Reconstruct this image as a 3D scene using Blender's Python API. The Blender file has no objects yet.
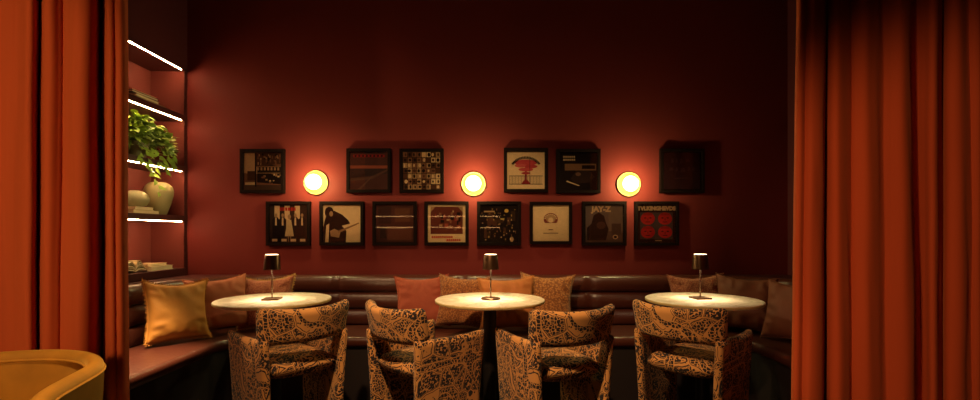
import bpy, bmesh, math, random
from mathutils import Vector, Matrix, noise
PI = math.pi
S = bpy.context.scene
C = S.collection

# ------------------------------------------------------------ camera, world, large lights, exposure
cam = bpy.data.cameras.new('camera')
cam.sensor_width = 36.0
cam.lens = 480 / 980 * 36.0
cam.shift_x = 5 / 980
cam.shift_y = 34 / 980
cam.clip_start = 0.05
camo = bpy.data.objects.new('camera', cam)
camo.location = (0, 0, 1.15)
camo.rotation_euler = (PI / 2, 0, 0)
C.objects.link(camo)
S.camera = camo

w = bpy.data.worlds.new('world')
w.use_nodes = True
w.node_tree.nodes['Background'].inputs[0].default_value = (0.30, 0.04, 0.10, 1)
w.node_tree.nodes['Background'].inputs[1].default_value = 0.006
S.world = w

def aim(o, t):
    o.rotation_euler = (Vector(t) - o.location).to_track_quat('-Z', 'Y').to_euler()

def spot(name, loc, target, power, col, angle, blend=0.6, size=0.08):
    l = bpy.data.lights.new(name, 'SPOT')
    l.energy = power; l.color = col; l.spot_size = math.radians(angle); l.spot_blend = blend
    l.shadow_soft_size = size
    o = bpy.data.objects.new(name, l); o.location = loc; aim(o, target); C.objects.link(o)
    return o

def area(name, loc, target, power, col, sx, sy, spread=PI):
    l = bpy.data.lights.new(name, 'AREA')
    l.shape = 'RECTANGLE'; l.size = sx; l.size_y = sy; l.energy = power; l.color = col; l.spread = spread
    o = bpy.data.objects.new(name, l); o.location = loc; aim(o, target); C.objects.link(o)
    return o

WARM = (1.0, 0.62, 0.30)
# ceiling downlights over chairs, bench and tub; picture, corner and curtain spots are added
spot('ceiling_downlight_chairs', (-0.70, 0.95, 2.98), (0.0, 2.5, 0.40), 430, WARM, 58, 0.9, 0.05)
spot('ceiling_downlight_bench', (-1.75, 2.2, 2.98), (-1.94, 2.62, 0.50), 1300, (1.0, 0.72, 0.38), 23, 0.9, 0.05)
spot('picture_fill_spot', (-1.3, 1.6, 2.98), (-1.25, 3.85, 1.22), 205, WARM, 38, 1.0, 0.15)  # added fill that brightens the framed covers on the left
spot('corner_fill_spot', (-1.75, 1.9, 2.98), (-2.15, 3.85, 1.55), 85, WARM, 40, 1.0, 0.15)  # added spot strengthening the shelf glow on the wall corner
spot('picture_fill_spot', (0.05, 1.6, 2.98), (0.10, 3.85, 1.22), 175, WARM, 36, 1.0, 0.15)  # added fill for the covers in the middle
spot('picture_fill_spot', (1.0, 1.6, 2.98), (1.0, 3.85, 1.22), 85, WARM, 32, 1.0, 0.15)  # added weaker fill for the covers on the right
spot('curtain_fill_left', (-2.15, -0.3, 1.45), (-2.12, 1.9, 1.35), 135, (1.0, 0.62, 0.28), 56, 0.5, 0.12)  # added light for the left curtain, hung in mid-air without a fixture
spot('curtain_fill_right', (-0.45, 0.25, 1.3), (1.71, 1.70, 1.05), 120, (1.0, 0.52, 0.26), 46, 0.7, 0.10)  # added side light for the right curtain folds, no fixture behind it
spot('ceiling_downlight_tub', (-0.9, 0.9, 2.98), (-1.3, 1.35, 0.7), 290, WARM, 24, 0.9, 0.05)

S.view_settings.view_transform = 'Standard'
S.view_settings.look = 'None'
S.view_settings.gamma = 1
S.view_settings.use_curve_mapping = False
S.view_settings.exposure = 0.0

# ------------------------------------------------------------ materials
def newmat(name):
    m = bpy.data.materials.new(name); m.use_nodes = True
    return m, m.node_tree, m.node_tree.nodes['Principled BSDF']

def simple(name, col, rough=0.5, metal=0.0, noise_amt=0.0, nscale=20, bump=0.0, bscale=80, sheen=0.0, coat=0.0, spec=0.5, stretch=(1, 1, 1), sheencol=None):
    m, nt, b = newmat(name)
    N = nt.nodes; L = nt.links
    b.inputs['Base Color'].default_value = (*col, 1)
    b.inputs['Roughness'].default_value = rough
    b.inputs['Metallic'].default_value = metal
    b.inputs['Specular IOR Level'].default_value = spec
    b.inputs['Sheen Weight'].default_value = sheen
    if sheencol: b.inputs['Sheen Tint'].default_value = (*sheencol, 1)
    b.inputs['Coat Weight'].default_value = coat
    tc = N.new('ShaderNodeTexCoord'); mp = N.new('ShaderNodeMapping')
    mp.inputs['Scale'].default_value = stretch
    L.new(tc.outputs['Object'], mp.inputs['Vector'])
    nz = N.new('ShaderNodeTexNoise'); nz.inputs['Scale'].default_value = nscale; nz.inputs['Detail'].default_value = 4
    L.new(mp.outputs['Vector'], nz.inputs['Vector'])
    mx = N.new('ShaderNodeMixRGB'); mx.blend_type = 'MIX'
    k = 1 - noise_amt
    mx.inputs[1].default_value = (col[0] * k, col[1] * k, col[2] * k, 1)
    k = 1 + noise_amt
    mx.inputs[2].default_value = (min(1, col[0] * k), min(1, col[1] * k), min(1, col[2] * k), 1)
    L.new(nz.outputs['Fac'], mx.inputs[0]); L.new(mx.outputs[0], b.inputs['Base Color'])
    if bump:
        n2 = N.new('ShaderNodeTexNoise'); n2.inputs['Scale'].default_value = bscale; n2.inputs['Detail'].default_value = 3
        L.new(mp.outputs['Vector'], n2.inputs['Vector'])
        bp = N.new('ShaderNodeBump'); bp.inputs['Strength'].default_value = bump; bp.inputs['Distance'].default_value = 0.01
        L.new(n2.outputs['Fac'], bp.inputs['Height']); L.new(bp.outputs['Normal'], b.inputs['Normal'])
    return m

def emit(name, col, strength):
    m, nt, b = newmat(name)
    b.inputs['Base Color'].default_value = (*col, 1)
    b.inputs['Emission Color'].default_value = (*col, 1)
    b.inputs['Emission Strength'].default_value = strength
    return m

def weave(name, c1, c2, scale, rough=0.9):
    m, nt, b = newmat(name)
    N = nt.nodes; L = nt.links
    tc = N.new('ShaderNodeTexCoord')
    v = N.new('ShaderNodeTexVoronoi'); v.inputs['Scale'].default_value = scale
    L.new(tc.outputs['Object'], v.inputs['Vector'])
    cr = N.new('ShaderNodeValToRGB')
    cr.color_ramp.elements[0].position = 0.25; cr.color_ramp.elements[0].color = (*c1, 1)
    cr.color_ramp.elements[1].position = 0.65; cr.color_ramp.elements[1].color = (*c2, 1)
    L.new(v.outputs['Distance'], cr.inputs[0]); L.new(cr.outputs[0], b.inputs['Base Color'])
    bp = N.new('ShaderNodeBump'); bp.inputs['Strength'].default_value = 0.5; bp.inputs['Distance'].default_value = 0.004
    L.new(v.outputs['Distance'], bp.inputs['Height']); L.new(bp.outputs['Normal'], b.inputs['Normal'])
    b.inputs['Roughness'].default_value = rough
    b.inputs['Sheen Weight'].default_value = 0.15
    return m

def toile(name):
    """ochre woven fabric with a dense dark jungle drawing"""
    m, nt, b = newmat(name)
    N = nt.nodes; L = nt.links
    def math_(op, a, bb=None, v=None):
        n = N.new('ShaderNodeMath'); n.operation = op
        L.new(a, n.inputs[0])
        if bb is not None: L.new(bb, n.inputs[1])
        if v is not None: n.inputs[1].default_value = v
        return n.outputs[0]
    tc = N.new('ShaderNodeTexCoord')
    wn = N.new('ShaderNodeTexNoise'); wn.inputs['Scale'].default_value = 9; wn.inputs['Detail'].default_value = 2
    L.new(tc.outputs['Object'], wn.inputs['Vector'])
    ws = N.new('ShaderNodeVectorMath'); ws.operation = 'SCALE'; ws.inputs['Scale'].default_value = 0.045
    L.new(wn.outputs['Color'], ws.inputs[0])
    wa = N.new('ShaderNodeVectorMath'); wa.operation = 'ADD'
    L.new(tc.outputs['Object'], wa.inputs[0]); L.new(ws.outputs[0], wa.inputs[1])
    P = wa.outputs[0]
    # large drawn motifs, each filled in its own way
    def vor(scale, feat='F1', vec=P, rnd=1.0):
        n = N.new('ShaderNodeTexVoronoi'); n.inputs['Scale'].default_value = scale; n.feature = feat
        n.inputs['Randomness'].default_value = rnd
        L.new(vec, n.inputs['Vector']); return n
    big = vor(9.0); bige = vor(9.0, 'DISTANCE_TO_EDGE')
    sep = N.new('ShaderNodeSeparateColor'); L.new(big.outputs['Color'], sep.inputs[0])
    kind = sep.outputs[0]
    inside = math_('GREATER_THAN', bige.outputs['Distance'], v=0.072)
    sm = vor(78, rnd=0.8); se = vor(64, 'DISTANCE_TO_EDGE', rnd=0.9)
    darkdots = math_('LESS_THAN', sm.outputs['Distance'], v=0.60)
    scales = math_('GREATER_THAN', se.outputs['Distance'], v=0.085)
    k1 = math_('LESS_THAN', kind, v=0.36)
    k2 = math_('MULTIPLY', math_('GREATER_THAN', kind, v=0.36), math_('LESS_THAN', kind, v=0.84))
    fill = math_('ADD', math_('MULTIPLY', k1, darkdots), math_('MULTIPLY', k2, scales))
    fill = math_('MULTIPLY', fill, inside)
    # segmented trunks winding between the motifs
    br = N.new('ShaderNodeTexNoise'); br.inputs['Scale'].default_value = 4.2; br.inputs['Detail'].default_value = 0.0
    L.new(tc.outputs['Object'], br.inputs['Vector'])
    d = math_('ABSOLUTE', math_('SUBTRACT', br.outputs['Fac'], v=0.5))
    onb = math_('LESS_THAN', d, v=0.030); halo = math_('GREATER_THAN', d, v=0.042)
    seg = math_('GREATER_THAN', vor(52, 'DISTANCE_TO_EDGE', rnd=0.5).outputs['Distance'], v=0.07)
    trunk = math_('MULTIPLY', onb, seg)
    fill = math_('MULTIPLY', fill, halo)
    # fine outlines and scattered twigs
    rim = math_('MULTIPLY', math_('GREATER_THAN', bige.outputs['Distance'], v=0.030), math_('LESS_THAN', bige.outputs['Distance'], v=0.058))
    rim = math_('MULTIPLY', rim, halo)
    tw = vor(34); twig = math_('MULTIPLY', math_('LESS_THAN', tw.outputs['Distance'], v=0.20), halo)
    tot = math_('MAXIMUM', math_('MAXIMUM', fill, trunk), math_('MAXIMUM', rim, twig))
    mx = N.new('ShaderNodeMixRGB')
    mx.inputs[1].default_value = (0.58, 0.260, 0.070, 1); mx.inputs[2].default_value = (0.014, 0.006, 0.007, 1)
    L.new(tot, mx.inputs[0]); L.new(mx.outputs[0], b.inputs['Base Color'])
    b.inputs['Roughness'].default_value = 0.85
    b.inputs['Sheen Weight'].default_value = 0.08
    bp = N.new('ShaderNodeBump'); bp.inputs['Strength'].default_value = 0.3; bp.inputs['Distance'].default_value = 0.003; bp.invert = True
    L.new(tot, bp.inputs['Height']); L.new(bp.outputs['Normal'], b.inputs['Normal'])
    return m

def glassy(name):
    m = bpy.data.materials.new(name); m.use_nodes = True
    nt = m.node_tree; N = nt.nodes; L = nt.links
    N.remove(N['Principled BSDF'])
    t = N.new('ShaderNodeBsdfTransparent'); g = N.new('ShaderNodeBsdfGlossy'); g.inputs['Roughness'].default_value = 0.02
    f = N.new('ShaderNodeFresnel'); f.inputs['IOR'].default_value = 1.55
    mx = N.new('ShaderNodeMixShader')
    L.new(f.outputs[0], mx.inputs[0]); L.new(t.outputs[0], mx.inputs[1]); L.new(g.outputs[0], mx.inputs[2])
    L.new(mx.outputs[0], N['Material Output'].inputs['Surface'])
    return m

M = {
    'wall': simple('oxblood_wall_paint', (0.125, 0.0165, 0.0140), 0.55, noise_amt=0.06, nscale=3, bump=0.05, bscale=60, spec=0.08),
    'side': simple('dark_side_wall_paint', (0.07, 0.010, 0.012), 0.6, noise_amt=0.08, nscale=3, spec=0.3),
    'niche': simple('oxblood_shelf_lining', (0.130, 0.024, 0.019), 0.5, noise_amt=0.06, nscale=4, spec=0.3),
    'ceil': simple('dark_ceiling_paint', (0.020, 0.004, 0.006), 0.8, noise_amt=0.1),
    'floor': simple('dark_floor_boards', (0.035, 0.018, 0.010), 0.45, noise_amt=0.4, nscale=6, stretch=(1, 12, 1)),
    'trim': simple('dark_lacquered_trim', (0.045, 0.008, 0.008), 0.4, noise_amt=0.1),
    'velvet': simple('rust_curtain_velvet', (0.45, 0.075, 0.020), 0.85, noise_amt=0.16, nscale=7, bump=0.12, bscale=9, sheen=0.25, spec=0.15, stretch=(1, 1, 0.12), sheencol=(1, 0.35, 0.1)),
    'leather': simple('chestnut_leather', (0.064, 0.0145, 0.008), 0.36, noise_amt=0.15, nscale=6, bump=0.15, bscale=50, spec=0.5),
    'base': simple('black_plinth', (0.012, 0.006, 0.006), 0.6, noise_amt=0.1),
    'marble': None,
    'black': simple('black_frame_wood', (0.006, 0.0025, 0.002), 0.6, spec=0.03, noise_amt=0.1),
    'blackmetal': simple('black_powdercoated_metal', (0.010, 0.008, 0.008), 0.45, metal=0.3, noise_amt=0.1),
    'bronze': simple('dark_bronze_shade', (0.10, 0.05, 0.025), 0.32, metal=0.85, noise_amt=0.1),
    'stemm': simple('satin_nickel_stem', (0.55, 0.42, 0.32), 0.25, metal=1.0, noise_amt=0.05),
    'brass': simple('polished_brass', (0.62, 0.40, 0.10), 0.4, metal=0.1, noise_amt=0.05),
    'gold': simple('gold_velvet', (0.42, 0.18, 0.016), 0.7, noise_amt=0.6, nscale=7, bump=0.2, bscale=14, sheen=0.5, spec=0.2, sheencol=(1, 0.65, 0.15)),  # strong colour mottling paints in the velvet's patchy highlights
    'c_gold': simple('mustard_cushion_velvet', (0.42, 0.165, 0.018), 0.75, noise_amt=0.18, nscale=10, bump=0.3, bscale=16, sheen=0.2, sheencol=(1, .6, .2)),
    'c_rust': simple('rust_cushion_velvet', (0.34, 0.085, 0.030), 0.75, noise_amt=0.15, nscale=10, bump=0.3, bscale=16, sheen=0.2, sheencol=(1, .5, .3)),
    'c_red': simple('brick_cushion_linen', (0.30, 0.058, 0.026), 0.85, noise_amt=0.15, nscale=12, bump=0.3, bscale=30),
    'c_amber': simple('amber_cushion_velvet', (0.36, 0.11, 0.018), 0.75, noise_amt=0.18, nscale=10, bump=0.3, bscale=16, sheen=0.2, sheencol=(1, .6, .2)),
    'c_brown': simple('tobacco_cushion_velvet', (0.15, 0.036, 0.013), 0.75, noise_amt=0.18, nscale=10, bump=0.3, bscale=16),
    'w_coral': weave('coral_boucle', (0.42, 0.15, 0.07), (0.24, 0.055, 0.025), 110),
    'w_orange': weave('ochre_knit', (0.36, 0.13, 0.030), (0.16, 0.045, 0.010), 90),
    'w_gold': weave('golden_basket_weave', (0.40, 0.16, 0.040), (0.18, 0.058, 0.012), 75),
    'fringe': simple('pale_gold_fringe', (0.50, 0.30, 0.10), 0.9, noise_amt=0.3, nscale=60),
    'toile': toile('jungle_toile_fabric'),
    'glass': glassy('picture_glass'),
    'leaf': simple('pothos_leaf', (0.25, 0.38, 0.045), 0.45, noise_amt=0.55, nscale=14),
    'stemg': simple('green_stem', (0.14, 0.22, 0.04), 0.6),
    'clay': simple('olive_stoneware', (0.23, 0.18, 0.08), 0.6, noise_amt=0.12, nscale=8, bump=0.1),
    'clay2': simple('sage_stoneware', (0.22, 0.19, 0.10), 0.6, noise_amt=0.12, nscale=8, bump=0.1),
    'hole': simple('dark_vase_inside', (0.02, 0.015, 0.01), 0.9),
    'paper': simple('book_pages', (0.60, 0.48, 0.32), 0.9, noise_amt=0.15, nscale=200, stretch=(0.1, 0.1, 1)),
    'b_red': simple('red_book_cloth', (0.42, 0.07, 0.03), 0.7, noise_amt=0.1),
    'b_black': simple('black_book_cloth', (0.02, 0.015, 0.015), 0.6, noise_amt=0.1),
    'b_tan': simple('tan_book_cloth', (0.40, 0.26, 0.13), 0.7, noise_amt=0.1),
    'b_cream': simple('cream_book_cloth', (0.55, 0.45, 0.30), 0.7, noise_amt=0.1),
    'b_olive': simple('olive_book_cloth', (0.22, 0.17, 0.07), 0.7, noise_amt=0.1),
    'led': emit('led_strip', (1.0, 0.62, 0.28), 190),
    'ledbar': emit('bar_led_strip', (1.0, 0.50, 0.18), 6),
    'sconce': emit('opal_sconce_glass', (1.0, 0.60, 0.25), 14),
    'lampglow': emit('lamp_diffuser', (1.0, 0.68, 0.38), 10),
    'bottle': simple('amber_bottle_glass', (0.12, 0.05, 0.01), 0.15, noise_amt=0.2, spec=0.7),
}
def marble():
    m, nt, b = newmat('cream_marble')
    N = nt.nodes; L = nt.links
    tc = N.new('ShaderNodeTexCoord')
    n = N.new('ShaderNodeTexNoise'); n.inputs['Scale'].default_value = 5; n.inputs['Detail'].default_value = 6; n.inputs['Distortion'].default_value = 1.6
    L.new(tc.outputs['Object'], n.inputs['Vector'])
    cr = N.new('ShaderNodeValToRGB')
    e = cr.color_ramp.elements
    e[0].position = 0.44; e[0].color = (0.78, 0.68, 0.50, 1)
    e[1].position = 0.56; e[1].color = (0.82, 0.73, 0.55, 1)
    k = cr.color_ramp.elements.new(0.50); k.color = (0.60, 0.49, 0.32, 1)
    L.new(n.outputs['Fac'], cr.inputs[0]); L.new(cr.outputs[0], b.inputs['Base Color'])
    b.inputs['Roughness'].default_value = 0.3
    return m
M['marble'] = marble()
M['marble_edge'] = simple('brass_edged_stone', (0.50, 0.36, 0.15), 0.4, noise_amt=0.2, nscale=30)

# ------------------------------------------------------------ mesh helpers
def obj(name, bm, mat, parent=None, smooth=False, bevel=0.0, sub=0, auto=None):
    me = bpy.data.meshes.new(name)
    bm.normal_update()
    bm.to_mesh(me); bm.free()
    if isinstance(mat, (list, tuple)):
        for m in mat: me.materials.append(m)
    else: me.materials.append(mat)
    if smooth:
        for p in me.polygons: p.use_smooth = True
    o = bpy.data.objects.new(name, me); C.objects.link(o)
    if parent: o.parent = parent
    if bevel:
        b = o.modifiers.new('bevel', 'BEVEL'); b.width = bevel; b.segments = 3; b.limit_method = 'ANGLE'
    if sub:
        s = o.modifiers.new('sub', 'SUBSURF'); s.levels = sub; s.render_levels = sub
    return o

def tag(o, label=None, cat=None, group=None, kind=None):
    if label: o['label'] = label
    if cat: o['category'] = cat
    if group: o['group'] = group
    if kind: o['kind'] = kind
    return o

def thing(name, label, cat, loc=(0, 0, 0), rz=0, group=None):
    o = bpy.data.objects.new(name, None); C.objects.link(o)
    o.empty_display_size = 0.1
    o.location = loc; o.rotation_euler = (0, 0, rz)
    return tag(o, label, cat, group)

def struct(name, bm, mat, **k):
    o = obj(name, bm, mat, **k); o['kind'] = 'structure'; return o

def bx(bm, x0, x1, y0, y1, z0, z1, mi=0):
    vs = [bm.verts.new(p) for p in ((x0, y0, z0), (x1, y0, z0), (x1, y1, z0), (x0, y1, z0), (x0, y0, z1), (x1, y0, z1), (x1, y1, z1), (x0, y1, z1))]
    for f in ((0, 3, 2, 1), (4, 5, 6, 7), (0, 1, 5, 4), (1, 2, 6, 5), (2, 3, 7, 6), (3, 0, 4, 7)):
        fc = bm.faces.new([vs[i] for i in f]); fc.material_index = mi
    return vs

def box(x0, x1, y0, y1, z0, z1):
    bm = bmesh.new(); bx(bm, x0, x1, y0, y1, z0, z1); return bm

def lathe(bm, prof, n=48, c=(0, 0, 0), mi=0, axis='Z'):
    """prof: list of (r, h) from bottom outside up; r=0 closes"""
    rings = []
    for r, h in prof:
        if r < 1e-6:
            p = (c[0], c[1], c[2] + h) if axis == 'Z' else (c[0], c[1] - h, c[2])
            rings.append([bm.verts.new(p)])
        else:
            ring = []
            for i in range(n):
                a = 2 * PI * i / n
                if axis == 'Z': p = (c[0] + r * math.cos(a), c[1] + r * math.sin(a), c[2] + h)
                else: p = (c[0] + r * math.cos(a), c[1] - h, c[2] + r * math.sin(a))
                ring.append(bm.verts.new(p))
            rings.append(ring)
    for a, b in zip(rings, rings[1:]):
        if len(a) == 1 and len(b) == 1: continue
        for i in range(n):
            j = (i + 1) % n
            if len(a) == 1: f = bm.faces.new((a[0], b[j], b[i]))
            elif len(b) == 1: f = bm.faces.new((a[i], a[j], b[0]))
            else: f = bm.faces.new((a[i], a[j], b[j], b[i]))
            f.material_index = mi; f.smooth = True
    return bm

def tube(bm, pts, r, n=8, mi=0, closed=False):
    pts = [Vector(p) for p in pts]
    rings = []
    m = len(pts)
    for k, p in enumerate(pts):
        if closed: t = (pts[(k + 1) % m] - pts[(k - 1) % m])
        else: t = pts[min(k + 1, m - 1)] - pts[max(k - 1, 0)]
        t.normalize()
        up = Vector((0, 0, 1)) if abs(t.z) < 0.9 else Vector((1, 0, 0))
        a = t.cross(up).normalized(); b = t.cross(a)
        rr = r[k] if isinstance(r, (list, tuple)) else r
        rings.append([bm.verts.new(p + a * math.cos(2 * PI * i / n) * rr + b * math.sin(2 * PI * i / n) * rr) for i in range(n)])
    seq = list(zip(rings, rings[1:]))
    if closed: seq.append((rings[-1], rings[0]))
    for a, b in seq:
        for i in range(n):
            j = (i + 1) % n
            f = bm.faces.new((a[i], a[j], b[j], b[i])); f.material_index = mi; f.smooth = True
    if not closed:
        bm.faces.new(rings[0]); bm.faces.new(list(reversed(rings[-1])))
    return bm

# ------------------------------------------------------------ the room
XL, XR, YB, YF, ZC = -2.40, 2.44, 3.87, -3.0, 3.035
NX, NY0, NY1, NZ0, NZ1 = -2.67, 2.95, 3.835, 0.83, 2.47      # shelf niche in the left wall
struct('floor', box(-2.8, 2.6, -3.1, 4.0, -0.1, 0.0), M['floor'])
struct('ceiling', box(-2.8, 2.6, -3.1, 4.0, ZC, ZC + 0.1), M['ceil'])
struct('wall_back', box(-2.8, 2.6, YB, YB + 0.13, 0, ZC), M['wall'])
struct('wall_right', box(XR, XR + 0.12, YF, YB, 0, ZC), M['side'])
struct('wall_front', box(-2.8, 2.6, YF - 0.1, YF, 0, ZC), M['side'])
bm = bmesh.new()
bx(bm, -2.8, XL, YF, NY0, 0, ZC)
bx(bm, -2.8, XL, NY0, YB, 0, NZ0)
bx(bm, -2.8, XL, NY0, YB, NZ1, ZC)
struct('wall_left', bm, M['side'])

# built-in shelving
sh = thing('wall_shelving', 'built-in oxblood wall shelving with lit shelf edges beside the left curtain', 'shelving', (NX, 3.4, NZ0))
def loc(bm, off=(-NX, -3.4, -NZ0)):
    bmesh.ops.translate(bm, vec=off, verts=bm.verts); return bm
bm = bmesh.new()
bx(bm, NX - 0.02, NX, NY0, NY1, NZ0, NZ1)
obj('back_panel', loc(bm), M['niche'], sh)
bm = bmesh.new(); bx(bm, NX - .02, XL - 0.001, NY1, YB - .001, NZ0, NZ1); obj('side_panel', loc(bm), M['niche'], sh)
bm = bmesh.new(); bx(bm, NX - .02, XL - 0.001, NY0 + .001, NY0 + 0.03, NZ0, NZ1); obj('side_panel', loc(bm), M['niche'], sh)
bm = bmesh.new(); bx(bm, XL - .001, XL + 0.001, NY1 - .005, YB - .001, 0.835, NZ1 + 0.015); obj('front_post', loc(bm), M['trim'], sh)
SH = [2.05, 1.645, 1.25]                                     # underside height of each lit shelf
for z in SH:
    s = obj('shelf', loc(box(NX, XL + .009, NY0 + .03, NY1 - .001, z, z + 0.045)), M['trim'], sh, bevel=0.003)
    obj('led_strip', loc(box(XL - 0.001, XL + 0.005, NY0 + 0.05, NY1 - 0.045, z - 0.004, z)), M['led'], s)
s = obj('top_panel', loc(box(NX, XL + .009, NY0 + .03, YB - .002, NZ1 - 0.02, NZ1)), M['trim'], sh)
obj('led_strip', loc(box(XL - 0.001, XL + 0.005, NY0 + 0.05, NY1 - 0.045, NZ1 - 0.024, NZ1 - .02)), M['led'], s)
obj('shelf', loc(box(NX, XL + 0.012, NY0 + .03, NY1, 0.83, 0.88)), M['trim'], sh, bevel=0.003)

# ------------------------------------------------------------ banquette
BX, BY, BR, Y0 = 2.18, 3.69, 0.62, 2.17
def upath(inset, step=0.03):
    """U-shaped line of the backrest face, moved inward by inset; returns (point, outward normal, running length on the base line)"""
    out = []
    s = 0
    n = int((BY - BR - Y0) / step)
    for i in range(n + 1):
        out.append((Vector((-BX, Y0 + (BY - BR - Y0) * i / n)), Vector((-1, 0)), s + (BY - BR - Y0) * i / n))
    s += BY - BR - Y0
    m = 22
    for i in range(1, m):
        a = PI - PI / 2 * i / m
        nrm = Vector((math.cos(a), math.sin(a)))
        out.append((Vector((-BX + BR, BY - BR)) + nrm * BR, nrm, s + BR * PI / 2 * i / m))
    s += BR * PI / 2
    L = 2 * (BX - BR); n = int(L / step)
    for i in range(n + 1):
        out.append((Vector((-BX + BR + L * i / n, BY)), Vector((0, 1)), s + L * i / n))
    half = s + L / 2
    full = []
    for p, nn, q in out:
        full.append((p, nn, q))
    tot = 2 * half
    left = [t for t in out if t[2] < s - 1e-6]
    for p, nn, q in reversed(left):
        full.append((Vector((-p.x, p.y)), Vector((-nn.x, nn.y)), tot - q))
    return [(p - nn * inset, nn, q) for p, nn, q in full], tot

SEAMS = [0.75, 1.72, 2.30, 3.25, 4.25, 5.05, 5.75]
path, TOT = upath(0.0)
def sweep(prof_fn, mat, name, parent, smooth=True):
    bm = bmesh.new(); rings = []
    for p, nn, q in path:
        rings.append([bm.verts.new((p.x - nn.x * o, p.y - nn.y * o, z)) for o, z in prof_fn(q)])
    k = len(rings[0])
    for a, b in zip(rings, rings[1:]):
        for i in range(k):
            j = (i + 1) % k
            bm.faces.new((a[i], b[i], b[j], a[j]))
    bm.faces.new(rings[0]); bm.faces.new(list(reversed(rings[-1])))
    bmesh.ops.recalc_face_normals(bm, faces=bm.faces)
    return obj(name, bm, mat, parent, smooth=smooth)
def back_prof(q):
    d = min(abs(q - s) for s in SEAMS)
    k = min(1.0, (d / 0.035)) ** 0.5 if d < 0.035 else 1.0
    pr = [(-0.16, 0.44), (-0.16, 0.80)]
    zs = [0.445, 0.573, 0.701, 0.829]
    pts = []
    for r in (2, 1, 0):
        for i in range(9):
            a = PI * i / 8
            z = zs[r + 1] - (zs[r + 1] - zs[r]) * (1 - math.cos(a)) / 2
            lean = -0.02 * (z - 0.445) / 0.38
            pts.append((lean - 0.03 + 0.052 * k * math.sin(a) ** 0.6, z))
    return [(-0.16, 0.445), (-0.16, 0.812), (-0.10, 0.826)] + pts
def seat_prof(q):
    D, z0, z1, r = 0.45, 0.38, 0.452, 0.032
    pts = [(-0.02, z0), (-0.02, z1 - 0.006), (0.03, z1 + 0.002)]
    for i in range(9):
        a = PI / 2 - PI / 2 * i / 8
        pts.append((D - r + r * math.cos(a), z1 - r + r * math.sin(a)))
    pts += [(D, z0 + 0.02), (D - 0.02, z0)]
    return pts
bq = thing('banquette', 'long chestnut leather banquette with channelled back running round three sides', 'banquette', (0, 3.4, 0))
bq_parts = [sweep(back_prof, M['leather'], 'backrest', None), sweep(seat_prof, M['leather'], 'seat', None),
            sweep(lambda q: [(-0.02, 0.0), (-0.02, 0.38), (0.415, 0.38), (0.415, 0.0)], M['base'], 'base', None, smooth=False)]
for o in bq_parts:
    o.data.transform(Matrix.Translation((0, -3.4, 0))); o.parent = bq
# ledge between backrest and walls
bm = bmesh.new()
inner = [(p + nn * 0.165) for p, nn, q in path]
outer = []
for p, nn, q in path:
    if nn.y < 0.05: outer.append(Vector((XL + .001 if p.x < 0 else XR - .001, p.y)))
    elif nn.y > 0.999: outer.append(Vector((p.x, YB - .001)))
    else:
        t = max(abs(nn.x), nn.y)
        cx = -BX + BR if p.x < 0 else BX - BR
        wx = (XL + .001 if p.x < 0 else XR - .001)
        kx = abs(wx - cx) / max(abs(nn.x), 1e-3); ky = (YB - .001 - (BY - BR)) / max(nn.y, 1e-3)
        k = min(kx, ky); outer.append(Vector((cx + nn.x * k, BY - BR + nn.y * k)))
vi = [[bm.verts.new((a.x, a.y, z)) for a in inner] for z in (0.79, 0.822)]
vo = [[bm.verts.new((a.x, a.y, z)) for a in outer] for z in (0.79, 0.822)]
for i in range(len(inner) - 1):
    bm.faces.new((vi[1][i], vi[1][i + 1], vo[1][i + 1], vo[1][i]))
    bm.faces.new((vi[0][i], vo[0][i], vo[0][i + 1], vi[0][i + 1]))
    bm.faces.new((vi[0][i], vi[0][i + 1], vi[1][i + 1], vi[1][i]))
    bm.faces.new((vo[0][i], vo[1][i], vo[1][i + 1], vo[0][i + 1]))
bm.faces.new((vi[0][0], vi[1][0], vo[1][0], vo[0][0])); bm.faces.new((vi[0][-1], vo[0][-1], vo[1][-1], vi[1][-1]))
bmesh.ops.recalc_face_normals(bm, faces=bm.faces)
struct('trim_1', bm, M['trim'])

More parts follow.
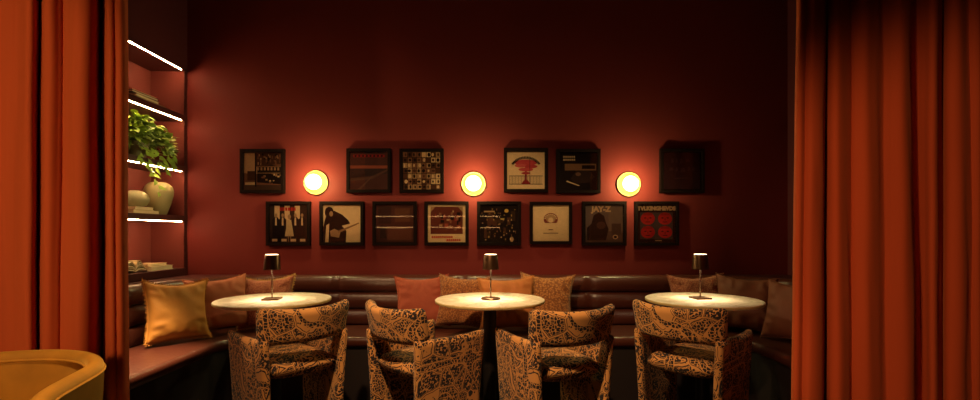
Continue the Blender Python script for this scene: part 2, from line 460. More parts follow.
# ------------------------------------------------------------ curtains
def curtain(name, label, prof_top, prof_bot, yb, z0=0.02, z1=ZC - 0.01, seed=0):
    """prof: (x, depth) knots; the folds drift from the top to the bottom knots"""
    def interp(knots, n_per=7):
        out = []
        K = len(knots)
        for i in range(K - 1):
            p0 = knots[max(i - 1, 0)]; p1 = knots[i]; p2 = knots[i + 1]; p3 = knots[min(i + 2, K - 1)]
            for j in range(n_per):
                t = j / n_per
                q = []
                for a in range(2):
                    q.append(0.5 * ((2 * p1[a]) + (-p0[a] + p2[a]) * t + (2 * p0[a] - 5 * p1[a] + 4 * p2[a] - p3[a]) * t * t + (-p0[a] + 3 * p1[a] - 3 * p2[a] + p3[a]) * t ** 3))
                out.append(q)
        out.append(list(knots[-1]))
        return out
    assert len(prof_top) == len(prof_bot)
    A = interp(prof_top); B = interp(prof_bot)
    bm = bmesh.new(); rows = []
    R = 60
    for r in range(R + 1):
        t = r / R; z = z1 + (z0 - z1) * t
        row = []
        for i, (a, b) in enumerate(zip(A, B)):
            tt = t * t * (3 - 2 * t)
            x = a[0] * (1 - tt) + b[0] * tt; y = a[1] * (1 - tt) + b[1] * tt
            nz = noise.noise(Vector((x * 9 + seed, z * 1.1, seed)))
            n2 = noise.noise(Vector((x * 30 + seed, z * 3.0 + x * 8, seed + 3)))
            row.append(bm.verts.new((x + 0.003 * nz, yb + y + 0.008 * nz + 0.003 * n2, z)))
        rows.append(row)
    for a, b in zip(rows, rows[1:]):
        for i in range(len(a) - 1):
            bm.faces.new((a[i], b[i], b[i + 1], a[i + 1]))
    o = obj(name, bm, M['velvet'], smooth=True)
    s = o.modifiers.new('thick', 'SOLIDIFY'); s.thickness = 0.008; s.offset = 1
    s = o.modifiers.new('sub', 'SUBSURF'); s.levels = 1; s.render_levels = 1
    tag(o, label, 'curtain')
    return o
def pxk(knots, yb):
    """knots measured at arm's length along the curtain line: (offset units of 1/480 from the axis, depth)"""
    return [((k - 485) / 480 * (yb + d), d) for k, d in knots]
YC = 1.95
lt = [(-118, .05), (-90, -.05), (-62, .07), (-30, -.02), (0, .03), (12, .02), (21, .030), (31, -.035), (38, .03), (42, .14), (44.5, .03), (49, -.04), (58, -.015), (65, .005), (72, -.025), (83, -.05), (93, -.02), (99, .07), (102.5, .14), (105.5, .04), (109, -.04), (115, -.018), (121, -.035), (127, .0)]
lb = [(-118, .05), (-90, -.05), (-62, .07), (-30, -.02), (0, .01), (9, .015), (18, -.01), (29, -.035), (35, .03), (38, .13), (40.5, .03), (46, -.04), (56, -.03), (62, -.015), (70, -.035), (80, -.055), (92, -.02), (100, .07), (104.5, .14), (108, .04), (112, -.04), (117, -.02), (121, -.035), (127, .0)]
curtain('curtain', 'rust velvet floor-to-ceiling curtain hanging on the left behind the gold tub chair', pxk(lt, YC), pxk(lb, YC), YC, seed=2)
rt = [(800, .01), (803, -.02), (808, -.01), (815, -.035), (823, -.02), (825, .06), (827.5, .12), (830, .02), (836, -.025), (844, -.008), (850, .025), (855, .0), (864, -.02), (873, -.012), (879, .015), (888, .002), (899, -.02), (905, .0), (908, .06), (914, .07), (923, .035), (933, .0), (938, .05), (943, .10), (949, .035), (958, .01), (966, .04), (978, .02), (990, .05), (1010, .10), (1030, .02), (1060, .1)]
rb = [(793, .01), (796, -.02), (801, -.01), (809, -.035), (819, -.02), (821.5, .06), (826, .12), (829, .02), (837, -.02), (845, -.008), (850, .02), (858, .0), (868, -.02), (877, -.01), (884, .012), (892, .0), (906, -.025), (913, .0), (916, .05), (922, .07), (929, .04), (934, .01), (938, .05), (943, .10), (948, .03), (960, .01), (970, .04), (980, .02), (990, .05), (1010, .10), (1030, .02), (1060, .1)]
curtain('curtain', 'rust red velvet floor-to-ceiling curtain hanging on the right side of the alcove', pxk(rt, YC), pxk(rb, YC), YC, seed=7)

# ------------------------------------------------------------ back bar behind the viewer (seen in the picture glass)
bb = thing('back_bar', 'dark back bar with two warm lit bottle shelves facing the alcove', 'bar', (-1.25, YF, 0))
bm = box(-1.2, 1.6, 0.0, 0.5, 0, 1.05); obj('counter', bm, M['trim'], bb, bevel=0.01)
bm = box(-1.2, 1.6, 0.0, 0.03, 1.05, 2.1); obj('back_panel', bm, M['niche'], bb)
for z in (1.30, 1.54):
    s = obj('shelf', box(-1.2, 1.6, 0.03, 0.25, z, z + 0.03), M['trim'], bb)
    obj('led_strip', box(-1.18, 1.58, 0.235, 0.25, z - 0.014, z), M['ledbar'], s)

# ------------------------------------------------------------ tables
def table(x, y, label):
    t = thing('bistro_table', label, 'table', (x, y, 0), group='round marble tables')
    R = 0.337
    bm = bmesh.new()
    lathe(bm, [(0, .7305), (R - .004, .7305), (R, .7345), (R, .746), (R - .004, .75), (0, .75)], 72)
    o = obj('tabletop', bm, [M['marble'], M['marble_edge']], t)
    for p in o.data.polygons:
        if abs(p.normal.z) < 0.5: p.material_index = 1
        if p.normal.z > .9 or p.normal.z < -.9: p.use_smooth = False
    bm = bmesh.new(); lathe(bm, [(0, .71), (.16, .71), (.16, .729), (0, .729)], 40); obj('mounting_plate', bm, M['blackmetal'], t)
    bm = bmesh.new(); lathe(bm, [(.040, .02), (.040, .711)], 32); obj('column', bm, M['blackmetal'], t)
    bm = bmesh.new(); lathe(bm, [(0, .0), (.22, .0), (.22, .008), (.20, .016), (.06, .024), (.04, .04), (0, .04)], 48); obj('base', bm, M['blackmetal'], t)
    return t
TP = [(-1.300, 2.96), (0.03, 2.96), (1.342, 2.96)]
table(*TP[0], 'round cream marble table in front of the mustard and rust cushions')
table(*TP[1], 'round cream marble table at the centre between two patterned chairs')
table(*TP[2], 'round cream marble table nearest the right curtain')

def lamp(x, y, rz, label, round_base=False):
    t = thing('table_lamp', label, 'lamp', (x, y, 0.75), rz, group='small cordless table lamps')
    if round_base:
        bm = bmesh.new(); lathe(bm, [(0, 0), (.058, 0), (.060, .003), (.060, .007), (.057, .010), (0, .010)], 40)
        obj('base', bm, M['bronze'], t)
    else:
        obj('base', box(-.05, .05, -.05, .05, 0, .010), M['bronze'], t, bevel=0.003)
    bm = bmesh.new(); lathe(bm, [(.0045, .010), (.0045, .21)], 16); obj('stem', bm, M['stemm'], t)
    # conical shade: outer and inner skin, open below
    bm = bmesh.new()
    lathe(bm, [(.0500, .183), (.0415, .272), (.0405, .274), (.036, .274), (.036, .270), (.0395, .268), (.0480, .184), (.0500, .183)], 48)
    obj('lamp_shade', bm, M['bronze'], t)
    bm = bmesh.new(); lathe(bm, [(0, .2705), (.0358, .2705), (.0358, .2752), (0, .2752)], 40); obj('top_diffuser', bm, M['lampglow'], t)
    bm = bmesh.new(); lathe(bm, [(0, .205), (.042, .205), (.042, .212), (0, .212)], 40); obj('diffuser', bm, M['lampglow'], t)
    l = bpy.data.lights.new('lamp_light', 'SPOT'); l.energy = 12; l.color = (1, .74, .46); l.spot_size = math.radians(150); l.spot_blend = 0.8; l.shadow_soft_size = 0.02
    o = bpy.data.objects.new('lamp_light', l); o.location = (0, 0, .198); C.objects.link(o); o.parent = t
lamp(-1.300, 2.93, 0.15, 'dark bronze cordless lamp on the left marble table')
lamp(0.035, 2.95, 0, 'dark bronze cordless lamp with round foot on the centre marble table', True)
lamp(1.332, 2.97, 0.1, 'dark bronze cordless lamp on the right marble table')

# ------------------------------------------------------------ patterned chairs
def rounded_slab(nx, nz, fn, thick_fn):
    """grid sheet given by fn(u,v)->(centre point, normal) thickened with a soft rim"""
    bm = bmesh.new()
    front, back = [], []
    for j in range(nz + 1):
        fr, br = [], []
        for i in range(nx + 1):
            u, v = i / nx, j / nz
            p, n = fn(u, v); h = thick_fn(u, v)
            fr.append(bm.verts.new(p + n * h)); br.append(bm.verts.new(p - n * h))
        front.append(fr); back.append(br)
    for j in range(nz):
        for i in range(nx):
            bm.faces.new((front[j][i], front[j][i + 1], front[j + 1][i + 1], front[j + 1][i]))
            bm.faces.new((back[j][i], back[j + 1][i], back[j + 1][i + 1], back[j][i + 1]))
    for i in range(nx):
        bm.faces.new((front[0][i], back[0][i], back[0][i + 1], front[0][i + 1]))
        bm.faces.new((front[nz][i], front[nz][i + 1], back[nz][i + 1], back[nz][i]))
    for j in range(nz):
        bm.faces.new((front[j][0], front[j + 1][0], back[j + 1][0], back[j][0]))
        bm.faces.new((front[j][nx], back[j][nx], back[j + 1][nx], front[j + 1][nx]))
    bmesh.ops.recalc_face_normals(bm, faces=bm.faces)
    return bm

def make_chair():
    t = thing('dining_chair', '', 'chair')
    for sx in (-1, 1):
        def fn(u, v, sx=sx):
            # u rear->front, v bottom->top
            yr = -0.225 + 0.03 * (1 - v); yf = 0.252 - 0.045 * (1 - v) ** 1.5
            y = yr + (yf - yr) * u
            ztop = 0.618 - 0.006 * u - 0.006 * math.sin(PI * u)
            z = v * ztop
            x = sx * (0.200 + 0.022 * v ** 2 + 0.010 * math.sin(PI * u))
            return Vector((x, y, z)), Vector((sx, 0, 0))
        def th(u, v):
            e = min(u, 1 - u) * 0.45; f = (1 - v) * 0.6
            k = 1
            for q in (e, f):
                if q < 0.018: k *= math.sqrt(max(0, 1 - (1 - q / 0.018) ** 2)) * 0.5 + 0.5
            return 0.021 * k
        bm = rounded_slab(26, 34, fn, th)
        obj('armrest_leg', bm, M['toile'], t, smooth=True)
    def fb(u, v):
        s = 2 * u - 1
        hw = 0.240 + 0.016 * v
        x = hw * s
        y = -0.235 + 0.085 * s * s - 0.035 * v
        zt = 0.765 + 0.022 * abs(s) ** 2.5; zb = 0.585
        # rounded ends
        e = (1 - abs(s)) * 0.25
        cut = 0.0
        if e < 0.04: cut = 0.04 * (1 - math.sqrt(max(0, 1 - (1 - e / 0.04) ** 2)))
        z = (zb + cut) + (zt - zb - 1.6 * cut) * v
        tx = Vector((1, 0.17 * s * 2 / 0.5 * 0.5, 0)).normalized()
        n = Vector((-tx.y, tx.x, 0))
        return Vector((x, y, z)), n
    def tb(u, v):
        k = 1
        for q, r in ((min(u, 1 - u) * 0.5, 0.035), (min(v, 1 - v) * 0.18, 0.035)):
            if q < r: k *= math.sqrt(max(0, 1 - (1 - q / r) ** 2)) * 0.9 + 0.1
        return 0.033 * k
    obj('backrest', rounded_slab(36, 18, fb, tb), M['toile'], t, smooth=True)
    # seat cushion
    bm = bmesh.new()
    n = 26
    top, bot = [], []
    for j in range(n + 1):
        tr, br = [], []
        for i in range(n + 1):
            u, v = 2 * i / n - 1, 2 * j / n - 1
            x = 0.178 * u; y = 0.02 + 0.225 * v * (1 - 0.10 * u * u)
            k = (max(0, 1 - u ** 8) * max(0, 1 - v ** 8)) ** 0.5
            tr.append(bm.verts.new((x, y, 0.445 + 0.045 * k + 0.018 * (1 - u * u) * (1 - v * v))))
            br.append(bm.verts.new((x, y, 0.440 - 0.050 * k)))
        top.append(tr); bot.append(br)
    for j in range(n):
        for i in range(n):
            bm.faces.new((top[j][i], top[j][i + 1], top[j + 1][i + 1], top[j + 1][i]))
            bm.faces.new((bot[j][i], bot[j + 1][i], bot[j + 1][i + 1], bot[j][i + 1]))
    for i in range(n):
        bm.faces.new((top[0][i], bot[0][i], bot[0][i + 1], top[0][i + 1])); bm.faces.new((top[n][i], top[n][i + 1], bot[n][i + 1], bot[n][i]))
        bm.faces.new((top[i][0], top[i + 1][0], bot[i + 1][0], bot[i][0])); bm.faces.new((top[i][n], bot[i][n], bot[i + 1][n], top[i + 1][n]))
    bmesh.ops.recalc_face_normals(bm, faces=bm.faces)
    obj('seat', bm, M['toile'], t, smooth=True)
    return t
proto = make_chair()
def dup(root):
    r = root.copy(); C.objects.link(r)
    for ch in list(root.children):
        c = ch.copy(); C.objects.link(c); c.parent = r
        for g in ch.children:
            d = g.copy(); C.objects.link(d); d.parent = c
    return r
chairs = [
    (-1.096, 2.69, 47, 'patterned ochre armchair in front of the left marble table'),
    (-0.345, 2.69, -45, 'patterned ochre armchair to the left of the centre table column'),
    (0.375, 2.635, 24, 'patterned ochre armchair to the right of the centre table column'),
    (1.165, 2.70, -46, 'patterned ochre armchair in front of the right marble table, nearest the right curtain')]
for i, (x, y, a, lab) in enumerate(chairs):
    o = proto if i == 0 else dup(proto)
    o.location = (x, y, 0); o.rotation_euler = (0, 0, math.radians(a))
    tag(o, lab, 'chair', 'patterned armchairs at the marble tables')

# ------------------------------------------------------------ gold tub chair, lower left
tc_ = thing('tub_chair', 'gold velvet tub chair in front of the left curtain', 'chair', (-1.508, 1.35, 0), math.atan2(.29, .957))
def ushape(n=72, arm=0.29, r=0.34):
    """plan of the shell in the chair's own frame (front towards -Y): (centre of arc, direction outwards, height drop)"""
    out = []; tot = PI * r + 2 * arm
    for i in range(n + 1):
        s = tot * i / n
        if s < arm: o, d = Vector((0, -(arm - s), 0)), Vector((1, 0, 0)); e = s
        elif s > tot - arm: o, d = Vector((0, -(s - (tot - arm)), 0)), Vector((-1, 0, 0)); e = tot - s
        else:
            a = (s - arm) / r; o, d = Vector((0, 0, 0)), Vector((math.cos(a), math.sin(a), 0)); e = arm
        out.append((o, d, 0.03 * max(0, 1 - e / 0.12) ** 2))
    return out
UP = ushape()
R_O, R_I, ZR = 0.343, 0.298, 0.748
bm = bmesh.new(); rings = []
for o_, d_, dr in UP:
    zt_ = ZR - dr; rm = (R_O + R_I) / 2; h = (R_O - R_I) / 2
    pts = [(R_O - 0.04, .12), (R_O - .012, .45), (R_O, zt_ - h - .03)] + [(rm + h * math.cos(PI * k / 8), zt_ - h + h * math.sin(PI * k / 8)) for k in range(9)] + [(R_I, zt_ - h - .03), (R_I - .01, .45), (R_I - .02, .12)]
    rings.append([bm.verts.new(o_ + d_ * r_ + Vector((0, 0, z_))) for r_, z_ in pts])
k = len(rings[0])
for a, b in zip(rings, rings[1:]):
    for i in range(k):
        j = (i + 1) % k; bm.faces.new((a[i], b[i], b[j], a[j]))
bm.faces.new(rings[0]); bm.faces.new(list(reversed(rings[-1])))
bmesh.ops.recalc_face_normals(bm, faces=bm.faces)
obj('backrest', bm, M['gold'], tc_, smooth=True)
bm = bmesh.new(); tube(bm, [o_ + d_ * (R_I - .001) + Vector((0, 0, ZR - dr - .030)) for o_, d_, dr in UP], .004, 8); obj('piping', bm, M['gold'], tc_)
bm = bmesh.new(); tube(bm, [o_ + d_ * (R_O + .001) + Vector((0, 0, ZR - dr - .030)) for o_, d_, dr in UP], .004, 8); obj('piping', bm, M['gold'], tc_)
bm = bmesh.new()
lathe(bm, [(0, .20), (.25, .20), (.268, .22), (.268, .41), (.25, .44), (.15, .452), (0, .455)], 56)
for v_ in bm.verts:
    if v_.co.y < 0: v_.co.y *= 1.15
obj('seat', bm, M['gold'], tc_, smooth=True)
bm = bmesh.new(); lathe(bm, [(0, 0), (.24, 0), (.24, .13), (0, .13)], 40); obj('plinth', bm, M['blackmetal'], tc_)

# ------------------------------------------------------------ cushions
def cushion(x, y, yaw, lean, roll, size, mat, label, trim='piping', trimmat=None, h=None, T=0.075, seed=0):
    h = h or size
    n = 34
    bm = bmesh.new()
    rnd = random.Random(seed)
    drops = [rnd.uniform(0.8, 1.25) for _ in range(4)]
    def outline(u, v):
        k = 0.15
        px = size / 2 * u * (1 - k * (1 - v * v) * abs(u) ** 3)
        pz = h / 2 * v * (1 - k * (1.3 if v > 0 else 0.8) * (1 - u * u) * abs(v) ** 3)
        return px, pz
    def sagy(u, v):
        return 0.015 * (abs(u * v)) ** 3 * (drops[0] - 1) * 10
    F, B = [], []
    for j in range(n + 1):
        fr, br = [], []
        for i in range(n + 1):
            u, v = 2 * i / n - 1, 2 * j / n - 1
            px, pz = outline(u, v)
            pr = ((1 - u * u) * (1 - v * v))
            th = T * max(0, pr) ** 0.42 * (1.0 + 0.10 * (0.3 - v))
            wr = noise.noise(Vector((px * 9 + seed * 7, pz * 5, seed))) * 0.010
            # gathers running in from the sides
            ed = max(abs(u), abs(v))
            wr += 0.0065 * math.sin((pz if abs(u) > abs(v) else px) * 85 + seed + 6 * noise.noise(Vector((px * 6, pz * 6, seed)))) * max(0, ed - 0.35) * (1 - ed) * 6
            wr *= min(1, max(0, pr) * 8)
            s = sagy(u, v)
            fr.append(bm.verts.new((px, -th - wr + s, pz)))
            br.append(fr[-1] if (i in (0, n) or j in (0, n)) else bm.verts.new((px, th * 0.8 + s, pz)))
        F.append(fr); B.append(br)
    for j in range(n):
        for i in range(n):
            bm.faces.new((F[j][i], F[j][i + 1], F[j + 1][i + 1], F[j + 1][i]))
            try: bm.faces.new((B[j][i], B[j + 1][i], B[j + 1][i + 1], B[j][i + 1]))
            except ValueError: pass
    o = obj('cushion', bm, mat, smooth=True)
    rim = []
    for i in range(n): rim.append((-1 + 2 * i / n, -1))
    for i in range(n): rim.append((1, -1 + 2 * i / n))
    for i in range(n): rim.append((1 - 2 * i / n, 1))
    for i in range(n): rim.append((-1, 1 - 2 * i / n))
    R3 = []
    for u, v in rim:
        px, pz = outline(u, v); R3.append(Vector((px * 1.004, sagy(u, v), pz * 1.004)))
    bm = bmesh.new()
    if trim == 'fringe':
        m = len(R3)
        for k in range(m):
            a, b = R3[k], R3[(k + 1) % m]
            for q in (0.0, 0.33, 0.66):
                p = a.lerp(b, q); d = Vector((p.x, 0, p.z)); 
                d = Vector((d.x / abs(size / 2), 0, d.z / abs(h / 2)))
                dd = Vector((math.copysign(1, p.x) if abs(d.x) > abs(d.z) else 0, 0, math.copysign(1, p.z) if abs(d.z) >= abs(d.x) else 0))
                L = rnd.uniform(0.008, 0.014)
                e = p + dd * L + Vector((rnd.uniform(-.004, .004), rnd.uniform(-.006, .006), rnd.uniform(-.004, .004)))
                tube(bm, [p - dd * 0.003, e], [0.0026, 0.0016], 5)
        tube(bm, R3, 0.004, 6, closed=True)
    else:
        tube(bm, R3, 0.0035, 6, closed=True)
    p = obj(trim, bm, trimmat or mat, o)
    o.rotation_mode = 'QUATERNION'
    q = Matrix.Rotation(math.radians(yaw), 4, 'Z') @ Matrix.Rotation(math.radians(-lean), 4, 'X') @ Matrix.Rotation(math.radians(roll), 4, 'Y')
    # rest the lowest point on the seat
    low = min((q @ v.co).z for v in o.data.vertices)
    o.rotation_quaternion = q.to_quaternion()
    o.location = (x, y, 0.458 - low + 0.002)
    tag(o, label, 'cushion', 'cushions along the banquette')
    return o
cushion(-1.99, 3.10, 56, 14, 3, 0.385, M['c_gold'], 'fringed mustard velvet cushion, the leftmost on the banquette', 'fringe', M['c_gold'], seed=1, h=.395)
cushion(-1.86, 3.36, 38, 14, -4, 0.40, M['c_rust'], 'plain rust velvet cushion between the mustard cushion and the left table', seed=2, h=.385)
cushion(-1.60, 3.52, 4, 12, -2, 0.40, M['w_coral'], 'nubby coral cushion with pale fringe behind the left table lamp', 'fringe', M['fringe'], seed=3, h=.385)
cushion(-0.47, 3.58, 4, 13, -2, 0.41, M['c_red'], 'plain brick red cushion, leftmost of the four behind the centre table', seed=4, h=.385)
cushion(-0.165, 3.52, -6, 13, 3, 0.39, M['w_orange'], 'ochre knitted cushion, second from left behind the centre table', seed=5, h=.385)
cushion(0.16, 3.44, 3, 15, -2, 0.42, M['c_amber'], 'smooth amber velvet cushion behind the centre table lamp', seed=6, h=.385)
cushion(0.455, 3.56, -5, 12, 3, 0.41, M['w_gold'], 'golden basket-weave cushion, rightmost of the four behind the centre table', seed=7, h=.395)
cushion(1.58, 3.57, -3, 12, -2, 0.42, M['w_coral'], 'nubby coral cushion behind the right table lamp', seed=8, h=.395)
cushion(1.84, 3.40, -30, 14, 3, 0.40, M['c_brown'], 'tobacco brown velvet cushion behind the right edge of the right table', seed=9, h=.395)
cushion(1.99, 3.08, -60, 14, 0, 0.40, M['c_brown'], 'amber brown velvet cushion, the rightmost, beside the right curtain', seed=10, h=.395)

# ------------------------------------------------------------ wall sconces
def sconce(x, z, label):
    t = thing('wall_sconce', label, 'wall lamp', (x, YB, z), group='round brass wall lamps')
    bm = bmesh.new()
    lathe(bm, [(0, .001), (.088, .001), (.096, .006), (.097, .012), (.0955, .017), (.091, .014), (.082, .011), (.06, .010), (0, .010)], 64, axis='Y')
    bmesh.ops.recalc_face_normals(bm, faces=bm.faces)
    obj('backplate', bm, M['brass'], t)
    bm = bmesh.new()
    lathe(bm, [(.040, .010), (.042, .046), (.056, .050), (.061, .056), (.062, .066), (.057, .076), (.035, .081), (0, .082)], 64, axis='Y')
    bmesh.ops.recalc_face_normals(bm, faces=bm.faces)
    obj('glass_diffuser', bm, M['sconce'], t)
    l = bpy.data.lights.new('sconce_light', 'POINT'); l.energy = 11.5; l.color = (1, .94, .38); l.shadow_soft_size = 0.02
    o = bpy.data.objects.new('sconce_light', l); o.location = (0, -0.175, 0); C.objects.link(o); o.parent = t
def wx(px, d=3.84): return (px - 485) / 480 * d
def wz(py, d=3.84): return 1.15 + (234 - py) / 480 * d
sconce(wx(315), wz(182.3), 'glowing round wall sconce, leftmost of the three')
sconce(wx(473.5), wz(183.7), 'glowing round wall sconce, the middle of the three')
sconce(wx(629.5), wz(184), 'glowing round wall sconce, rightmost of the three')

# ------------------------------------------------------------ framed records
PM = {}
def pm(col):
    key = tuple(round(c, 3) for c in col)
    if key not in PM:
        PM[key] = simple('print_ink', col, 0.8, noise_amt=0.12, nscale=40, spec=0.1)
    return PM[key]
def text_polys(s, height, bold=0.0):
    cu = bpy.data.curves.new('t', 'FONT'); cu.body = s; cu.size = height; cu.offset = bold; cu.resolution_u = 3
    cu.align_x = 'CENTER'; cu.align_y = 'CENTER'
    o = bpy.data.objects.new('t', cu); C.objects.link(o)
    bpy.context.view_layer.update()
    dg = bpy.context.evaluated_depsgraph_get()
    me = bpy.data.meshes.new_from_object(o.evaluated_get(dg))
    out = [[me.vertices[i].co.to_2d() for i in p.vertices] for p in me.polygons]
    bpy.data.objects.remove(o); bpy.data.curves.remove(cu); bpy.data.meshes.remove(me)
    return out
CREAM = (0.84, 0.62, 0.32); TAN = (0.50, 0.31, 0.15); DK = (0.018, 0.010, 0.008); BR = (0.10, 0.04, 0.02); RED = (0.55, 0.03, 0.02); PUR = (0.09, 0.05, 0.07)
GREY = (0.20, 0.15, 0.12); MID = (0.26, 0.12, 0.06)
def record(px, py, label, bg, shapes, size=0.354, tilt=0.0, art=0.300):
    t = thing('framed_record', label, 'picture', (wx(px), YB - 0.0005, wz(py)), 0, 'black framed record covers')
    t.rotation_euler = (0, tilt, 0)
    h = size / 2; b = 0.025; D = 0.036; ia = h - b
    bm = bmesh.new()
    prof_o = [(-h, -h), (h, -h), (h, h), (-h, h)]; prof_i = [(-ia, -ia), (ia, -ia), (ia, ia), (-ia, ia)]
    V = {}
    for nm, pr, y in (('ob', prof_o, 0), ('of', prof_o, -D), ('if', prof_i, -D), ('ib', prof_i, 0)):
        V[nm] = [bm.verts.new((x, y, z)) for x, z in pr]
    for a, c in (('ob', 'of'), ('of', 'if'), ('if', 'ib'), ('ib', 'ob')):
        for i in range(4):
            j = (i + 1) % 4
            bm.faces.new((V[a][i], V[a][j], V[c][j], V[c][i]))
    bmesh.ops.recalc_face_normals(bm, faces=bm.faces)
    obj('frame', bm, M['black'], t, bevel=0.002)
    obj('backing_board', box(-ia, ia, -0.012, -0.001, -ia, ia), M['black'], t)
    # printed sleeve
    bm = bmesh.new(); mats = [pm(bg)]
    A = art
    bx(bm, -A / 2, A / 2, -0.016, -0.0122, -A / 2, A / 2)
    lay = [0]
    def poly(pts, col):
        m = pm(col)
        if m not in mats: mats.append(m)
        y = -0.0161 - 0.00012 * lay[0]
        vs = [bm.verts.new(((p[0] - 0.5) * A, y, (p[1] - 0.5) * A)) for p in pts]
        f = bm.faces.new(vs); f.material_index = mats.index(m)
        f.normal_update()
        if f.normal.y > 0: f.normal_flip()
    for s in shapes:
        lay[0] += 1
        k = s[0]
        if k == 'r': poly([(s[1], s[2]), (s[3], s[2]), (s[3], s[4]), (s[1], s[4])], s[5])
        elif k == 'p': poly(s[1], s[2])
        elif k == 'd':
            rx = s[3]; ry = s[4]
            poly([(s[1] + rx * math.cos(2 * PI * i / 24), s[2] + ry * math.sin(2 * PI * i / 24)) for i in range(24)], s[5])
        elif k == 't':
            for pl in text_polys(s[1], s[4], s[6] if len(s) > 6 else 0): poly([(s[2] + p.x, s[3] + p.y) for p in pl], s[5])
    obj('record_sleeve', bm, mats, t)
    obj('glass_pane', box(-ia + .0005, ia - .0005, -0.030, -0.028, -ia + .0005, ia - .0005), M['glass'], t)
    return t
def rr(seed, n, x0, y0, x1, y1, wmin, wmax, hmin, hmax, cols):
    r = random.Random(seed); out = []
    for _ in range(n):
        w_, h_ = r.uniform(wmin, wmax), r.uniform(hmin, hmax)
        x, y = r.uniform(x0, x1 - w_), r.uniform(y0, y1 - h_)
        out.append(('r', x, y, x + w_, y + h_, r.choice(cols)))
    return out
# top row
sh1 = [('p', [(0, .45), (.38, .42), (.30, .98), (0, .98)], (0.72, .48, .25)), ('p', [(.35, .2), (1, .15), (1, .62), (.35, .75)], DK), ('p', [(.32, .62), (1, .70), (1, .98), (.30, .98)], BR)]
sh1 += rr(5, 34, .36, .66, 1, .98, .02, .05, .04, .09, [TAN, MID, DK]) + rr(6, 16, .42, .12, 1, .5, .02, .06, .02, .06, [CREAM, TAN, MID])
sh1 += [('r', .36 + .09 * i, .52, .41 + .09 * i, .60, TAN) for i in range(7)] + [('r', .34, .61, 1, .635, (.34, .18, .08)), ('r', .36, .44, .98, .455, TAN)]
sh1 += [('r', .0, .0, 1, .13, (.09, .05, .03)), ('r', .04, .13, .34, .2, CREAM), ('r', .1, .25, .3, .5, BR), ('r', .3, .08, .34, .98, DK)]
record(262, 171, 'framed brown street-corner cover at the top left, first of the upper row', MID, sh1)
record(368.5, 170.5, 'framed dark sunset landscape cover, right of the leftmost sconce', (0.075, .028, .022),
       [('r', .0, .56, 1, .64, (.30, .08, .04)), ('p', [(0, .30), (1, .42), (1, .56), (0, .56)], (.04, .022, .02)), ('p', [(0, .3), (.55, .34), (1, .55), (1, .50), (.6, .28), (0, .22)], (.10, .05, .03)),
        ('p', [(.2, .0), (.28, .0), (.60, .34), (.56, .34)], (.12, .06, .04)), ('r', .08, .86, .92, .93, (.30, .02, .02))] + [('r', .12 + .1 * i, .87, .17 + .1 * i, .92, DK) for i in range(8)])
co = []
r = random.Random(11)
for j in range(7):
    for i in range(8):
        co.append(('r', i / 8 + .006, j / 7 + .006, (i + 1) / 8 - .006, (j + 1) / 7 - .006, r.choice([TAN, CREAM, MID, BR, TAN])))
        co.append(('d', (i + .5) / 8 + r.uniform(-.02, .02), (j + .5) / 7, r.uniform(.02, .045), r.uniform(.03, .055), r.choice([DK, BR, CREAM, DK])))
record(421.5, 170.7, 'framed collage of many small black and tan photos in the upper row', DK, co)
fen = [('r', .05, .12, .95, .135, DK), ('r', .05, .34, .95, .355, DK)] + [('r', .06 + .04 * i, .12, .068 + .04 * i, .35, DK) for i in range(22)]
tree = [('p', [(.47, .12), (.53, .12), (.52, .62), (.48, .62)], (.30, .04, .05)), ('d', .5, .70, .30, .085, (.55, .07, .07)), ('d', .36, .62, .16, .05, (.62, .12, .10)), ('d', .64, .6, .17, .05, (.50, .06, .06)), ('d', .5, .52, .20, .05, (.58, .09, .08)),
        ('d', .5, .42, .12, .035, (.45, .05, .05)), ('p', [(.36, .12), (.64, .12), (.54, .24), (.46, .24)], (.35, .03, .03)), ('r', .60, .14, .612, .8, DK)]
arc = [('p', [(.5 + .46 * math.cos(a - .035), .45 + .42 * math.sin(a - .035)), (.5 + .46 * math.cos(a + .035), .45 + .42 * math.sin(a + .035)), (.5 + .40 * math.cos(a + .035), .45 + .36 * math.sin(a + .035)), (.5 + .40 * math.cos(a - .035), .45 + .36 * math.sin(a - .035))], DK) for a in [math.radians(35 + 5.5 * i) for i in range(21)] ]
record(526, 170, 'framed cream cover with a spreading red tree behind a black fence', CREAM, tree + fen + arc)
record(578.5, 171, 'framed near-black cover with a tan car silhouette, right of the red tree cover', DK,
       [('r', .14, .52, .98, .70, (.28, .15, .07)), ('p', [(.3, .3), (.45, .52), (.8, .52), (.95, .35), (.8, .2), (.4, .16)], (.045, .025, .018)), ('p', [(.18, .22), (.52, .10), (.54, .12), (.2, .25)], CREAM), ('d', .5, .42, .07, .05, (.22, .12, .07)),
        ('r', .6, .56, .95, .66, DK)] + [('r', .1 + .055 * i, .86, .14 + .055 * i, .91, CREAM) for i in range(6)] + [('r', .1 + .055 * i, .78, .14 + .055 * i, .83, CREAM) for i in range(6)])
record(682.5, 170.7, 'framed dark purple cover at the far right of the upper row', PUR,
       [('p', [(x, y), (x + w_, y + .02), (x + w_ - .02, y + h_), (x + .02, y + h_)], (.17, .10, .13)) for x, y, w_, h_ in [(.2, .72, .08, .12), (.32, .72, .07, .13), (.44, .70, .09, .14), (.6, .74, .12, .09), (.15, .5, .12, .1), (.32, .48, .08, .12), (.46, .46, .14, .12), (.66, .5, .08, .12), (.78, .5, .08, .1), (.3, .28, .4, .03)]], art=.29)
